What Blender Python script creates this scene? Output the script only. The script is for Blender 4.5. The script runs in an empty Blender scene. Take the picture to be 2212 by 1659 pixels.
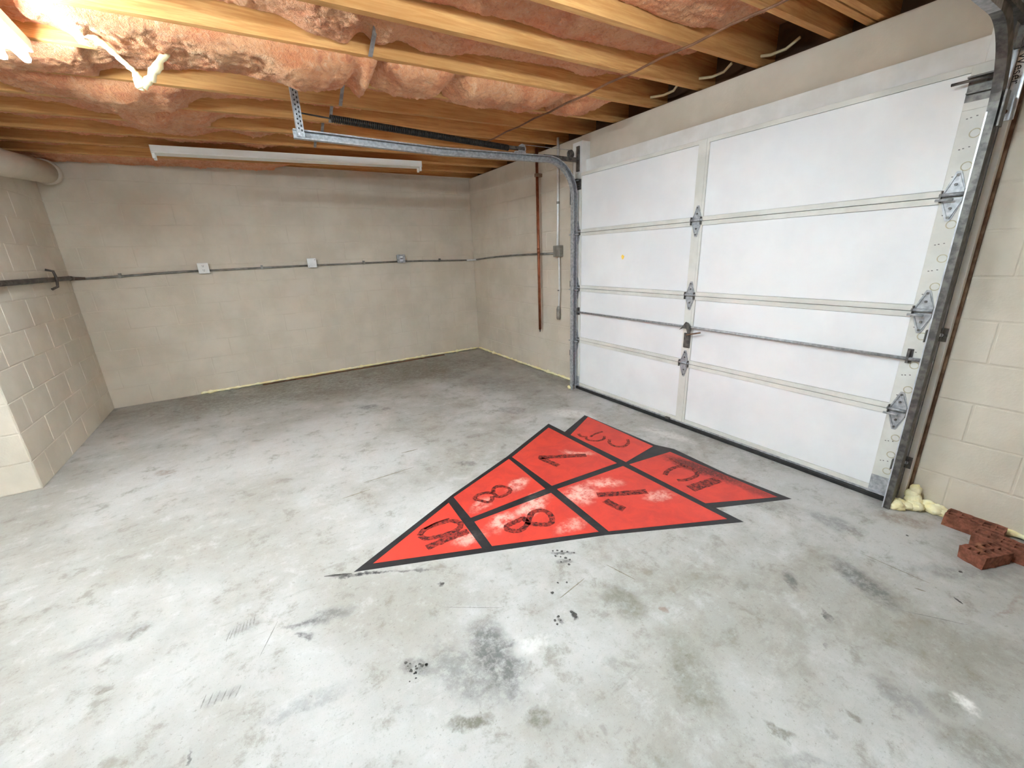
import bpy, math, random
from mathutils import Vector, Matrix, noise
random.seed(7)
C = bpy.context.scene.collection
# ------------------------------------------------------------------ camera, world, exposure
cam = bpy.data.cameras.new('camera'); camo = bpy.data.objects.new('camera', cam); C.objects.link(camo)
ya, pi_, ro = (math.radians(a) for a in (31.3623, -17.3652, -2.2841))
fw = Vector((math.sin(ya)*math.cos(pi_), math.cos(ya)*math.cos(pi_), math.sin(pi_)))
rt = Vector((math.cos(ya), -math.sin(ya), 0)); up = rt.cross(fw)
r2 = rt*math.cos(ro)+up*math.sin(ro); u2 = -rt*math.sin(ro)+up*math.cos(ro)
M = Matrix((r2, u2, -fw)).transposed().to_4x4(); M.translation = Vector((-2.9311, -5.7642, 1.4017))
camo.matrix_world = M
cam.sensor_width = 36; cam.lens = 36*893.1523/2212; cam.clip_start = .02
bpy.context.scene.camera = camo
wd = bpy.data.worlds.new('world'); bpy.context.scene.world = wd; wd.use_nodes = True
wd.node_tree.nodes['Background'].inputs[0].default_value = (.9, .95, 1, 1)
wd.node_tree.nodes['Background'].inputs[1].default_value = .05
vs = bpy.context.scene.view_settings
vs.view_transform = 'Standard'; vs.look = 'None'; vs.gamma = 1; vs.use_curve_mapping = False
vs.exposure = 2.75
LAMP_A, FILL_B, FILL_C = 26.0, 20.5, 23.0        # tube emission: A is the visible strip light, B and C are added fill
bpy.context.scene.cycles.diffuse_bounces = 8; bpy.context.scene.cycles.max_bounces = 12

# ------------------------------------------------------------------ materials
def lin(c):
    return tuple((x/255/12.92 if x/255 <= .04045 else ((x/255+.055)/1.055)**2.4) for x in c)+(1,)
class NT:
    def __init__(s, name):
        s.m = bpy.data.materials.new(name); s.m.use_nodes = True; s.t = s.m.node_tree
        s.b = s.t.nodes['Principled BSDF']
    def n(s, typ, **kw):
        nd = s.t.nodes.new(typ)
        for k, v in kw.items():
            if k.startswith('i_'):
                key = k[2:]; key = int(key) if key.isdigit() else key.replace('_', ' ')
                nd.inputs[key].default_value = v
            else: setattr(nd, k, v)
        return nd
    def l(s, a, b): s.t.links.new(a, b)
    def coord(s, kind='Object'):
        return s.n('ShaderNodeTexCoord').outputs[kind]
    def world(s):
        return s.n('ShaderNodeNewGeometry').outputs['Position']
    def noise(s, vec, scale, detail=4, rough=.6, dist=0):
        nd = s.n('ShaderNodeTexNoise', i_Scale=scale, i_Detail=detail, i_Roughness=rough, i_Distortion=dist); s.l(vec, nd.inputs['Vector']); return nd.outputs['Fac']
    def ramp(s, fac, a, b, lo=0., hi=1.):
        nd = s.n('ShaderNodeMapRange', i_1=a, i_2=b, i_3=lo, i_4=hi, interpolation_type='SMOOTHSTEP'); s.l(fac, nd.inputs[0]); return nd.outputs[0]
    def math(s, op, a, b):
        nd = s.n('ShaderNodeMath', operation=op)
        for i, v in enumerate((a, b)):
            if isinstance(v, (int, float)): nd.inputs[i].default_value = v
            else: s.l(v, nd.inputs[i])
        return nd.outputs[0]
    def mix(s, fac, a, b):
        nd = s.n('ShaderNodeMix', data_type='RGBA')
        if isinstance(fac, (int, float)): nd.inputs[0].default_value = fac
        else: s.l(fac, nd.inputs[0])
        for i, v in ((6, a), (7, b)):
            if isinstance(v, tuple): nd.inputs[i].default_value = v
            else: s.l(v, nd.inputs[i])
        return nd.outputs[2]
    def scalev(s, vec, sc):
        nd = s.n('ShaderNodeMapping'); nd.inputs['Scale'].default_value = sc; s.l(vec, nd.inputs[0]); return nd.outputs[0]
    def bump(s, h, strength=.3, dist=.01):
        nd = s.n('ShaderNodeBump', i_Strength=strength, i_Distance=dist); s.l(h, nd.inputs['Height']); s.l(nd.outputs[0], s.b.inputs['Normal'])
    def fin(s, col=None, rough=.6, metal=0, spec=.5):
        if isinstance(col, tuple): s.b.inputs['Base Color'].default_value = col
        elif col is not None: s.l(col, s.b.inputs['Base Color'])
        if isinstance(rough, (int, float)): s.b.inputs['Roughness'].default_value = rough
        else: s.l(rough, s.b.inputs['Roughness'])
        s.b.inputs['Metallic'].default_value = metal; s.b.inputs['Specular IOR Level'].default_value = spec
        return s.m
def simple(name, c1, c2, scale=8, rough=.6, metal=0, bump=0, bscale=None, sc=(1, 1, 1), spec=.5, lo=.35, hi=.65):
    t = NT(name); v = t.scalev(t.world(), sc); f = t.ramp(t.noise(v, scale), lo, hi)
    if bump: t.bump(t.noise(v, bscale or scale*4, 5), bump, .004)
    return t.fin(t.mix(f, lin(c1), lin(c2)), rough, metal, spec)
MT = {}
MT['paint'] = simple('beige_masonry_paint', (203, 193, 176), (214, 204, 188), 2.2, .75, bump=.35, bscale=90, spec=.25)
MT['mortar'] = simple('painted_mortar', (203, 193, 176), (214, 204, 188), 3, .85, bump=.3, bscale=80, spec=.2)
MT['white_paint'] = simple('white_trim_paint', (222, 221, 216), (236, 236, 233), 4, .5, bump=.05, bscale=40)
MT['panel'] = simple('white_door_panel', (229, 231, 232), (238, 240, 240), 1.5, .45, spec=.35)
MT['rail'] = simple('cream_door_frame', (208, 208, 200), (222, 222, 215), 5, .45, spec=.4)
MT['galv'] = simple('galvanised_steel', (150, 152, 154), (186, 188, 190), 45, .42, .35, bump=.06, bscale=60)
MT['galv_dark'] = simple('dull_steel', (84, 82, 80), (120, 117, 112), 30, .5, .7)
MT['galv_white'] = simple('bright_zinc_plate', (198, 201, 206), (224, 227, 232), 20, .3, .6)
MT['spring'] = simple('oiled_black_steel', (34, 30, 28), (58, 52, 46), 40, .5, .4)
MT['rubber'] = simple('black_rubber', (22, 22, 23), (40, 39, 38), 20, .6)
MT['copper'] = simple('copper', (136, 80, 54), (166, 102, 72), 12, .36, .75)
MT['emt'] = simple('zinc_conduit', (214, 214, 211), (230, 230, 228), 10, .35, .15)
MT['emt_dull'] = simple('dull_zinc_conduit', (118, 115, 108), (148, 145, 138), 12, .42, .5)
MT['iron'] = simple('dark_iron_pipe', (70, 64, 58), (98, 90, 82), 14, .55, .4)
MT['box_grey'] = simple('grey_steel_box', (132, 130, 122), (156, 154, 146), 20, .5, .4)
MT['plastic_white'] = simple('white_plastic', (232, 231, 228), (240, 240, 238), 5, .4)
MT['foam'] = simple('spray_foam', (246, 232, 172), (253, 245, 208), 14, .8, bump=.5, bscale=60, spec=.2)
MT['cable'] = simple('cream_cable', (206, 188, 146), (222, 206, 168), 9, .5)
MT['cable_dark'] = simple('brown_cable', (104, 70, 46), (132, 92, 62), 9, .5)
MT['rust'] = simple('rusted_steel', (98, 70, 50), (136, 108, 84), 18, .85, bump=.2, bscale=70)
MT['bark_strip'] = simple('dark_stained_wood', (82, 52, 32), (120, 80, 50), 10, .8)
MT['bridge'] = simple('zinc_strap', (148, 148, 146), (182, 182, 180), 30, .4, .7)
MT['fixture'] = simple('white_enamel', (238, 236, 228), (244, 243, 238), 4, .35)
MT['black'] = simple('black_hole', (12, 11, 10), (20, 18, 16), 10, .9)
MT['yellow'] = simple('yellow_mark', (246, 208, 60), (252, 226, 110), 60, .6)
MT['ring'] = simple('knockout_tan', (172, 164, 134), (190, 182, 154), 20, .6)
MT['mark_dark'] = simple('oil_black', (52, 51, 48), (78, 76, 70), 60, .6)
MT['mark_grey'] = simple('tyre_grey', (118, 116, 110), (146, 144, 138), 70, .7)
MT['mark_olive'] = simple('scratch_brown', (112, 106, 88), (142, 136, 118), 70, .7)
MT['ink'] = simple('black_ink', (30, 34, 42), (50, 54, 62), 40, .6)
def wood():
    t = NT('joist_lumber'); w = t.world()
    g = t.noise(t.scalev(w, (1.2, 22, 22)), 3, 6, .65, .6); pt = t.noise(t.scalev(w, (.5, 3, 3)), 1.3, 3)
    c = t.mix(t.ramp(g, .3, .7), lin((198, 142, 82)), lin((228, 180, 116)))
    c = t.mix(t.ramp(pt, .4, .65, 0, .6), c, lin((176, 122, 68)))
    t.bump(g, .15, .003); return t.fin(c, .75, 0, .25)
MT['wood'] = wood()
MT['rim'] = simple('dark_rim_lumber', (70, 48, 32), (98, 68, 44), 4, .9)
MT['deck'] = simple('subfloor_boards', (150, 108, 70), (180, 134, 90), 3, .85, sc=(1, 8, 1))
def batt():
    t = NT('pink_fibreglass'); w = t.world()
    n1 = t.noise(w, 5, 5, .65, .6); n2 = t.noise(w, 26, 6, .7, 1.2); n3 = t.noise(w, 110, 4, .7)
    c = t.mix(t.ramp(n1, .35, .65), lin((240, 152, 98)), lin((250, 184, 130)))
    c = t.mix(t.ramp(n2, .5, .72, 0, .7), c, lin((253, 212, 168)))
    c = t.mix(t.ramp(n2, .5, .3, 0, .65), c, lin((206, 110, 68)))
    h = t.math('ADD', t.math('MULTIPLY', n2, 1.0), t.math('MULTIPLY', n3, .6))
    t.bump(h, 1.0, .02); m = t.fin(c, 1.0, 0, .05)
    t.b.inputs['Sheen Weight'].default_value = .25; t.b.inputs['Sheen Roughness'].default_value = .6
    return m
MT['batt'] = batt()
MT['wisp'] = simple('pale_glass_wool', (244, 228, 176), (252, 242, 204), 20, 1, bump=.6, bscale=60, spec=.05)
def brickm():
    t = NT('fired_brick'); w = t.world(); n = t.noise(w, 30, 6, .7); n2 = t.noise(w, 9, 4)
    c = t.mix(t.ramp(n, .35, .65), lin((104, 62, 46)), lin((146, 92, 72)))
    c = t.mix(t.ramp(n2, .55, .75, 0, .6), c, lin((176, 132, 92)))
    t.bump(n, .6, .006); return t.fin(c, .9, 0, .2)
MT['brick'] = brickm()
SCUFFS = [((-3.266, -4.088), (-3.252, -4.037), 0.004, 'grey'), ((-3.254, -4.084), (-3.24, -4.033), 0.004, 'grey'), ((-3.24, -4.081), (-3.229, -4.029), 0.004, 'grey'), ((-3.227, -4.077), (-3.216, -4.026), 0.004, 'grey'), ((-3.214, -4.073), (-3.204, -4.022), 0.004, 'grey'), ((-3.2, -4.069), (-3.192, -4.018), 0.004, 'grey'), ((-3.187, -4.066), (-3.18, -4.014), 0.004, 'grey'), ((-3.173, -4.062), (-3.167, -4.01), 0.004, 'grey'), ((-3.331, -4.347), (-3.317, -4.299), 0.004, 'grey'), ((-3.312, -4.351), (-3.297, -4.305), 0.004, 'grey'), ((-3.293, -4.355), (-3.276, -4.31), 0.004, 'grey'), ((-3.273, -4.359), (-3.256, -4.316), 0.004, 'grey'), ((-3.253, -4.363), (-3.235, -4.322), 0.004, 'grey'), ((-3.233, -4.367), (-3.215, -4.328), 0.004, 'grey'), ((-2.056, -4.652), (-1.898, -4.626), 0.006, 'olive'), ((-1.755, -4.619), (-1.716, -4.758), 0.006, 'olive'), ((-0.726, -5.24), (-0.712, -5.471), 0.004, 'olive'), ((-0.984, -5.455), (-0.867, -5.616), 0.004, 'grey'), ((-2.682, -3.286), (-2.511, -3.278), 0.008, 'olive'), ((-2.527, -3.17), (-2.18, -3.16), 0.008, 'olive'), ((-2.185, -2.892), (-2.056, -2.9), 0.012, 'olive'), ((-2.487, -4.418), (-2.286, -4.557), 0.003, 'grey'), ((-3.157, -4.241), (-3.087, -4.095), 0.003, 'grey'), ((-2.885, -3.933), (-2.772, -3.989), 0.012, 'dark'), ((-0.731, -5.548), (-0.749, -5.579), 0.008, 'dark'), ((-0.796, -5.445), (-0.783, -5.477), 0.006, 'olive')]
SPOTS = [(-1.903, -4.401, 0.008), (-1.883, -4.411, 0.01), (-1.868, -4.429, 0.011), (-1.848, -4.447, 0.009), (-1.826, -4.47, 0.009), (-1.914, -4.437, 0.01), (-1.898, -4.456, 0.008), (-1.882, -4.475, 0.012), (-1.874, -4.496, 0.01), (-1.918, -4.485, 0.009), (-1.897, -4.518, 0.01), (-2.011, -4.579, 0.008), (-1.977, -4.599, 0.008), (-2.441, -4.291, 0.014), (-2.067, -4.611, 0.012), (-2.063, -4.751, 0.018), (-2.063, -4.734, 0.012), (-2.121, -4.722, 0.01), (-2.124, -4.741, 0.007), (-2.143, -4.729, 0.01), (-2.146, -4.748, 0.008), (-0.398, -5.309, 0.01), (-0.519, -5.522, 0.012), (-2.69, -4.627, 0.006772407698274767), (-2.685, -4.626, 0.006811137101395524), (-2.644, -4.618, 0.009356138217538067), (-2.692, -4.647, 0.005936778504090152), (-2.685, -4.629, 0.005500803028052416), (-2.642, -4.621, 0.009646566426916263), (-2.677, -4.604, 0.006168949701096748), (-2.703, -4.571, 0.00998253850593943), (-2.677, -4.614, 0.008240963186039158), (-2.691, -4.582, 0.005244531219685491), (-2.697, -4.611, 0.010542118547299355), (-2.66, -4.606, 0.006101720177013273), (-2.656, -4.615, 0.01017622067915153), (-2.663, -4.603, 0.0068976223019221235), (-2.701, -4.588, 0.00512924424285126), (-2.714, -4.646, 0.004302669283505739)]
BORDER = [[(-2.762, -3.984), (-2.097, -3.643), (-1.566, -3.414), (-0.96, -3.108), (-0.936, -4.798), (-1.608, -4.461), (-2.158, -4.232)], [(-0.957, -3.325), (-0.585, -3.148), (-0.569, -3.909), (-0.515, -4.039), (-0.543, -4.463), (-0.513, -4.833), (-0.939, -4.64)]]
CELLS = [[(-2.67, -3.979), (-2.159, -3.716), (-2.183, -4.184)], [(-2.109, -3.677), (-1.575, -3.455), (-1.598, -3.926), (-2.117, -3.926)], [(-2.116, -3.969), (-1.597, -3.983), (-1.618, -4.422), (-2.134, -4.2)], [(-1.541, -3.444), (-1.011, -3.177), (-1.003, -3.95), (-1.544, -3.922)], [(-1.542, -3.971), (-0.999, -4.003), (-0.983, -4.735), (-1.573, -4.449)], [(-0.959, -3.4), (-0.59, -3.197), (-0.6, -3.921), (-0.942, -3.975)], [(-0.948, -4.011), (-0.576, -4.052), (-0.558, -4.779), (-0.945, -4.582)]]
STROKES = [(0, 0.032, [(-2.409, -3.908), (-2.372, -3.876), (-2.305, -3.87), (-2.241, -3.878), (-2.201, -3.906), (-2.188, -3.945), (-2.218, -3.977), (-2.286, -3.981), (-2.346, -3.97), (-2.393, -3.949), (-2.408, -3.911)]), (0, 0.012, [(-2.37, -3.871), (-2.299, -3.856), (-2.219, -3.862)]), (0, 0.045, [(-2.414, -4.023), (-2.352, -4.02), (-2.267, -4.019), (-2.181, -4.023)]), (1, 0.026, [(-1.887, -3.776), (-1.859, -3.735), (-1.816, -3.732), (-1.782, -3.784), (-1.794, -3.825), (-1.844, -3.841), (-1.884, -3.833), (-1.89, -3.791), (-1.894, -3.774), (-1.933, -3.747), (-1.989, -3.746), (-2.009, -3.773), (-1.986, -3.814), (-1.962, -3.848), (-1.932, -3.841), (-1.911, -3.807)]), (2, 0.034, [(-1.871, -4.14), (-1.809, -4.086), (-1.748, -4.099), (-1.734, -4.152), (-1.758, -4.206), (-1.795, -4.221), (-1.84, -4.192), (-1.878, -4.149), (-1.878, -4.101), (-1.928, -4.101), (-1.988, -4.106), (-1.999, -4.137), (-1.96, -4.176), (-1.916, -4.169), (-1.874, -4.145)]), (3, 0.05, [(-1.388, -3.559), (-1.33, -3.601), (-1.093, -3.737)]), (3, 0.045, [(-1.384, -3.583), (-1.367, -3.665), (-1.351, -3.744)]), (4, 0.05, [(-1.385, -4.161), (-1.272, -4.226), (-1.116, -4.307)]), (4, 0.05, [(-1.388, -4.232), (-1.381, -4.297), (-1.364, -4.359)]), (5, 0.026, [(-0.772, -3.646), (-0.819, -3.693), (-0.823, -3.756), (-0.78, -3.794), (-0.71, -3.779), (-0.661, -3.728)]), (5, 0.022, [(-0.759, -3.577), (-0.81, -3.617), (-0.867, -3.608), (-0.911, -3.555), (-0.897, -3.513)]), (5, 0.02, [(-0.709, -3.505), (-0.794, -3.505), (-0.858, -3.522)]), (5, 0.026, [(-0.894, -3.422), (-0.909, -3.473), (-0.875, -3.508)]), (6, 0.03, [(-0.871, -4.243), (-0.806, -4.218), (-0.709, -4.223), (-0.662, -4.267), (-0.678, -4.329), (-0.716, -4.364), (-0.804, -4.362), (-0.864, -4.332)]), (6, 0.07, [(-0.883, -4.438), (-0.767, -4.454), (-0.652, -4.471)]), (6, 0.022, [(-0.664, -4.116), (-0.669, -4.184), (-0.666, -4.244)])]
STAINS_AND_SHADE = [('g', 0.75, -2.418, -4.732, 0.188, 0.092, -1.6), ('g', 0.5, -2.533, -4.716, 0.181, 0.095, -1.18), ('o', 0.7, -2.598, -4.882, 0.067, 0.03, -0.5), ('k', 0.6, -2.676, -4.608, 0.064, 0.026, -0.87), ('g', 0.55, -2.904, -4.194, 0.119, 0.042, -0.18), ('k', 0.5, -3.016, -4.168, 0.064, 0.013, -0.26), ('k', 0.6, -3.007, -4.238, 0.033, 0.014, -0.66), ('o', 0.5, -3.577, -3.832, 0.039, 0.029, 0.49), ('o', 0.5, -3.624, -4.062, 0.038, 0.017, -0.33), ('g', 0.7, -0.93, -5.314, 0.17, 0.059, -2.03), ('g', 0.7, -1.167, -5.142, 0.054, 0.027, -2.23), ('k', 0.6, -1.242, -5.316, 0.035, 0.015, -2.29), ('k', 0.9, -2.066, -4.75, 0.03, 0.012, -1.8), ('k', 0.6, -2.128, -4.732, 0.024, 0.014, -1.6), ('o', 0.45, -1.849, -4.812, 0.12, 0.066, -1.6), ('o', 0.35, -1.88, -5.168, 0.184, 0.088, -1.99), ('o', 0.6, -1.828, -5.424, 0.042, 0.015, -1.26), ('o', 0.55, -1.597, -5.539, 0.024, 0.012, -1.57), ('o', 0.6, -2.411, -4.992, 0.042, 0.033, -0.91), ('o', 0.4, -1.41, -5.758, 0.119, 0.078, -1.16), ('w', 0.8, -1.268, -5.691, 0.036, 0.027, -1.7), ('o', 0.4, -1.31, -5.658, 0.036, 0.044, -1.77), ('k', 0.5, -2.14, -1.68, 0.108, 0.076, -0.74), ('k', 0.4, -2.001, -1.846, 0.053, 0.043, -0.98), ('r', 0.5, -3.694, -2.152, 0.081, 0.051, -0.52), ('g', 0.4, -1.048, -2.644, 0.146, 0.089, -0.96), ('k', 0.45, -1.855, -3.327, 0.084, 0.033, -0.77), ('o', 0.5, -2.1, -0.5, 2.6, 0.75, -0.06), ('g', 0.25, -0.878, -1.54, 1.082, 0.325, -1.17), ('g', 0.45, -0.567, -5.052, 0.132, 0.076, -1.56), ('r', 0.45, -0.254, -5.256, 0.14, 0.064, -1.0), ('k', 0.85, -2.725, -4.024, 0.163, 0.012, -0.53), ('k', 0.5, -2.525, -4.139, 0.116, 0.01, -0.48), ('r', 0.35, -0.629, -5.685, 0.131, 0.011, -0.15), ('k', 0.25, -3.211, -4.045, 0.066, 0.041, 0.18), ('k', 0.22, -3.278, -4.342, 0.066, 0.028, -0.1), ('k', 0.6, -3.343, -4.502, 0.025, 0.006, -1.34), ('k', 0.8, -2.443, -4.29, 0.014, 0.011, -1.39), ('w', 0.5, -0.65, -3.053, 0.259, 0.111, -0.96), ('w', 0.4, -0.348, -3.854, 0.227, 0.068, -1.33), ('g', 0.4, -0.096, -1.888, 0.578, 0.115, -1.64), ('k', 0.7, -1.875, -4.44, 0.061, 0.013, -0.89), ('k', 0.5, -1.892, -4.489, 0.054, 0.013, -0.83), ('o', 0.35, -1.366, -5.03, 0.029, 0.042, -0.94), ('o', 0.4, -1.71, -5.502, 0.017, 0.018, -1.49), ('r', 0.5, -1.74, -4.934, 0.015, 0.018, -1.36), ('g', 0.3, -3.026, -4.526, 0.15, 0.032, -0.15), ('g', 0.25, -3.686, -3.811, 0.177, 0.06, -0.05), ('o', 0.3, -2.092, -4.976, 0.036, 0.026, -1.28), ('o', 0.3, -2.266, -5.123, 0.019, 0.014, -1.03), ('k', 0.4, -1.392, -5.366, 0.013, 0.015, -1.76), ('w', 0.35, -2.3, -4.769, 0.092, 0.041, -0.09), ('g', 0.35, -0.505, -5.532, 0.204, 0.047, -0.68), ('o', 0.35, -0.694, -4.738, 0.213, 0.085, -1.28), ('g', 0.3, -1.861, -5.494, 0.091, 0.019, -0.68), ('g', 0.4, -1.408, -5.582, 0.081, 0.051, -1.3)]  # the broad patch along the back wall is dirt plus painted-in shade
def patch_mask(t, items, warp):
    acc = None
    for c, k, x, y, rx, ry, a in items:
        mp = t.n('ShaderNodeMapping', vector_type='TEXTURE')
        mp.inputs['Location'].default_value = (x, y, 0); mp.inputs['Rotation'].default_value = (0, 0, a); mp.inputs['Scale'].default_value = (rx*1.25, ry*1.25, 1)
        t.l(warp, mp.inputs[0])
        ln = t.n('ShaderNodeVectorMath', operation='LENGTH'); t.l(mp.outputs[0], ln.inputs[0])
        v = t.ramp(ln.outputs['Value'], 1.0, .35, 0, min(1, k*1.15))
        acc = v if acc is None else t.math('MAXIMUM', acc, v)
    return acc
def flat_xy(t):
    sp = t.n('ShaderNodeSeparateXYZ'); t.l(t.world(), sp.inputs[0])
    cb = t.n('ShaderNodeCombineXYZ'); t.l(sp.outputs[0], cb.inputs[0]); t.l(sp.outputs[1], cb.inputs[1])
    return cb.outputs[0]
def warped(t, xy, amt):
    out = xy
    for sc, am in ((7, amt), (30, amt*.45)):
        nd = t.n('ShaderNodeTexNoise', i_Scale=sc, i_Detail=4, i_Roughness=.6); t.l(xy, nd.inputs['Vector'])
        sb = t.n('ShaderNodeVectorMath', operation='SUBTRACT', i_1=(.5, .5, .5)); t.l(nd.outputs['Color'], sb.inputs[0])
        sc_ = t.n('ShaderNodeVectorMath', operation='SCALE', i_Scale=am); t.l(sb.outputs[0], sc_.inputs[0])
        ad = t.n('ShaderNodeVectorMath', operation='ADD'); t.l(out, ad.inputs[0]); t.l(sc_.outputs[0], ad.inputs[1]); out = ad.outputs[0]
    mu = t.n('ShaderNodeVectorMath', operation='MULTIPLY', i_1=(1, 1, 0)); t.l(out, mu.inputs[0])
    return mu.outputs[0]
def concrete():
    t = NT('stained_concrete'); xy = flat_xy(t); wp = warped(t, xy, .10)
    big = t.noise(xy, 1.1, 5, .6, .3); mid = t.noise(xy, 6.5, 8, .74, .15); fine = t.noise(xy, 60, 6, .75); grit = t.noise(xy, 190, 3, .8)
    rot = t.n('ShaderNodeMapping'); rot.inputs['Rotation'].default_value = (0, 0, -.45); rot.inputs['Scale'].default_value = (2.6, 15, 1); t.l(xy, rot.inputs[0])
    strk = t.noise(rot.outputs[0], 1.6, 6, .7, .2)
    c = t.mix(t.ramp(big, .36, .64), lin((160, 157, 149)), lin((183, 182, 178)))
    c = t.mix(t.ramp(mid, .52, .70, 0, .6), c, lin((194, 194, 192)))
    c = t.mix(t.ramp(mid, .48, .32, 0, .7), c, lin((128, 123, 110)))
    sp = t.n('ShaderNodeSeparateXYZ'); t.l(xy, sp.inputs[0])
    olive = t.math('MULTIPLY', t.ramp(t.noise(xy, 2.6, 8, .75, .3), .47, .66, 0, .48), t.ramp(sp.outputs[0], -2.9, -1.6, .15, 1))
    c = t.mix(olive, c, lin((124, 118, 103)))
    c = t.mix(t.ramp(strk, .58, .74, 0, .4), c, lin((120, 117, 106)))
    c = t.mix(t.ramp(fine, .56, .70, 0, .6), c, lin((112, 107, 92)))
    c = t.mix(t.ramp(fine, .42, .28, 0, .4), c, lin((200, 199, 195)))
    c = t.mix(t.ramp(grit, .58, .72, 0, .5), c, lin((96, 92, 80)))
    brk = t.ramp(t.noise(xy, 24, 7, .78), .32, .60, .15, 1.0)
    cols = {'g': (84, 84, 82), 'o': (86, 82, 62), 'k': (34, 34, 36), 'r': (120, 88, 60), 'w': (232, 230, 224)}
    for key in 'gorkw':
        m = patch_mask(t, [s for s in STAINS_AND_SHADE if s[0] == key], wp)
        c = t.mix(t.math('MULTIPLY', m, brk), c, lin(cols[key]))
    t.bump(t.math('ADD', mid, t.math('MULTIPLY', fine, .4)), .12, .006)
    return t.fin(c, t.ramp(mid, .3, .7, .62, .48), 0, .4)
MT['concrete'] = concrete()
SCUFF = [('k', .8, -.62, -4.33, .34, .075, -1.42), ('k', .5, -.60, -4.62, .2, .05, -1.45)]
WORN = [('w', .9, -1.75, -4.02, .16, .07, .4), ('w', .9, -1.46, -4.10, .12, .10, .2), ('w', .8, -1.25, -4.10, .12, .06, -.6), ('w', .8, -1.98, -4.06, .1, .06, .2), ('w', .8, -1.72, -3.78, .1, .05, .3),
        ('w', .7, -2.2, -4.08, .1, .05, 0), ('w', .7, -1.12, -3.68, .12, .05, -.8), ('w', .7, -1.1, -4.38, .1, .05, -.5), ('w', .7, -2.0, -3.84, .1, .05, .5), ('w', .6, -1.7, -4.3, .12, .05, 0)]
def courtpaint(name, base, dark, worncol, kworn, scuff=True):
    t = NT(name); xy = flat_xy(t); wp = warped(t, xy, .12)
    n = t.noise(xy, 9, 6, .7, .6); f = t.noise(xy, 60, 4, .7)
    c = t.mix(t.ramp(n, .35, .68), lin(base), lin(dark))
    wm = t.math('MULTIPLY', patch_mask(t, WORN, wp), t.ramp(t.noise(xy, 17, 6, .75), .36, .60, 0, 1))
    c = t.mix(t.math('MULTIPLY', wm, kworn), c, lin(worncol))
    c = t.mix(t.ramp(f, .66, .78, 0, .5), c, lin(worncol))
    if scuff: c = t.mix(t.math('MULTIPLY', patch_mask(t, SCUFF, wp), t.ramp(f, .25, .6, .35, 1)), c, lin((62, 24, 20)))
    t.bump(n, .05, .003)
    return t.fin(c, .5, 0, .4)
MT['red'] = courtpaint('worn_red_floor_paint', (210, 66, 50), (192, 60, 49), (232, 186, 170), .95)
MT['court_black'] = courtpaint('black_floor_paint', (34, 33, 35), (46, 45, 46), (120, 116, 110), .35, False)
def numeral():
    t = NT('faded_numeral_paint'); xy = flat_xy(t); n = t.noise(xy, 45, 5, .75)
    c = t.mix(t.ramp(n, .40, .60, 0, .85), lin((52, 24, 24)), lin((176, 58, 46)))
    return t.fin(c, .6, 0, .3)
MT['numeral'] = numeral()
def steeljamb():
    t = NT('dirty_steel_jamb'); w = t.world(); n = t.noise(t.scalev(w, (6, 14, 1.2)), 2.5, 5, .65, .5)
    c = t.mix(t.ramp(n, .38, .62), lin((196, 186, 180)), lin((140, 124, 108)))
    c = t.mix(t.ramp(t.noise(w, 9, 5), .58, .72, 0, .7), c, lin((120, 92, 62)))
    return t.fin(c, .6, .1, .4)
MT['jamb'] = steeljamb()
def tubeglow(name, k):
    t = NT(name); t.fin((.9, .95, 1, 1), .3)
    t.b.inputs['Emission Color'].default_value = (.77, .92, 1.015, 1); t.b.inputs['Emission Strength'].default_value = k
    return t.m
MT['tube_a'] = tubeglow('lit_fluorescent_tube', LAMP_A)
MT['fill_tube_c'] = tubeglow('added_left_fill_tube', FILL_C)
MT['fill_tube_b'] = tubeglow('added_overhead_fill_tube', FILL_B)

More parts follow.
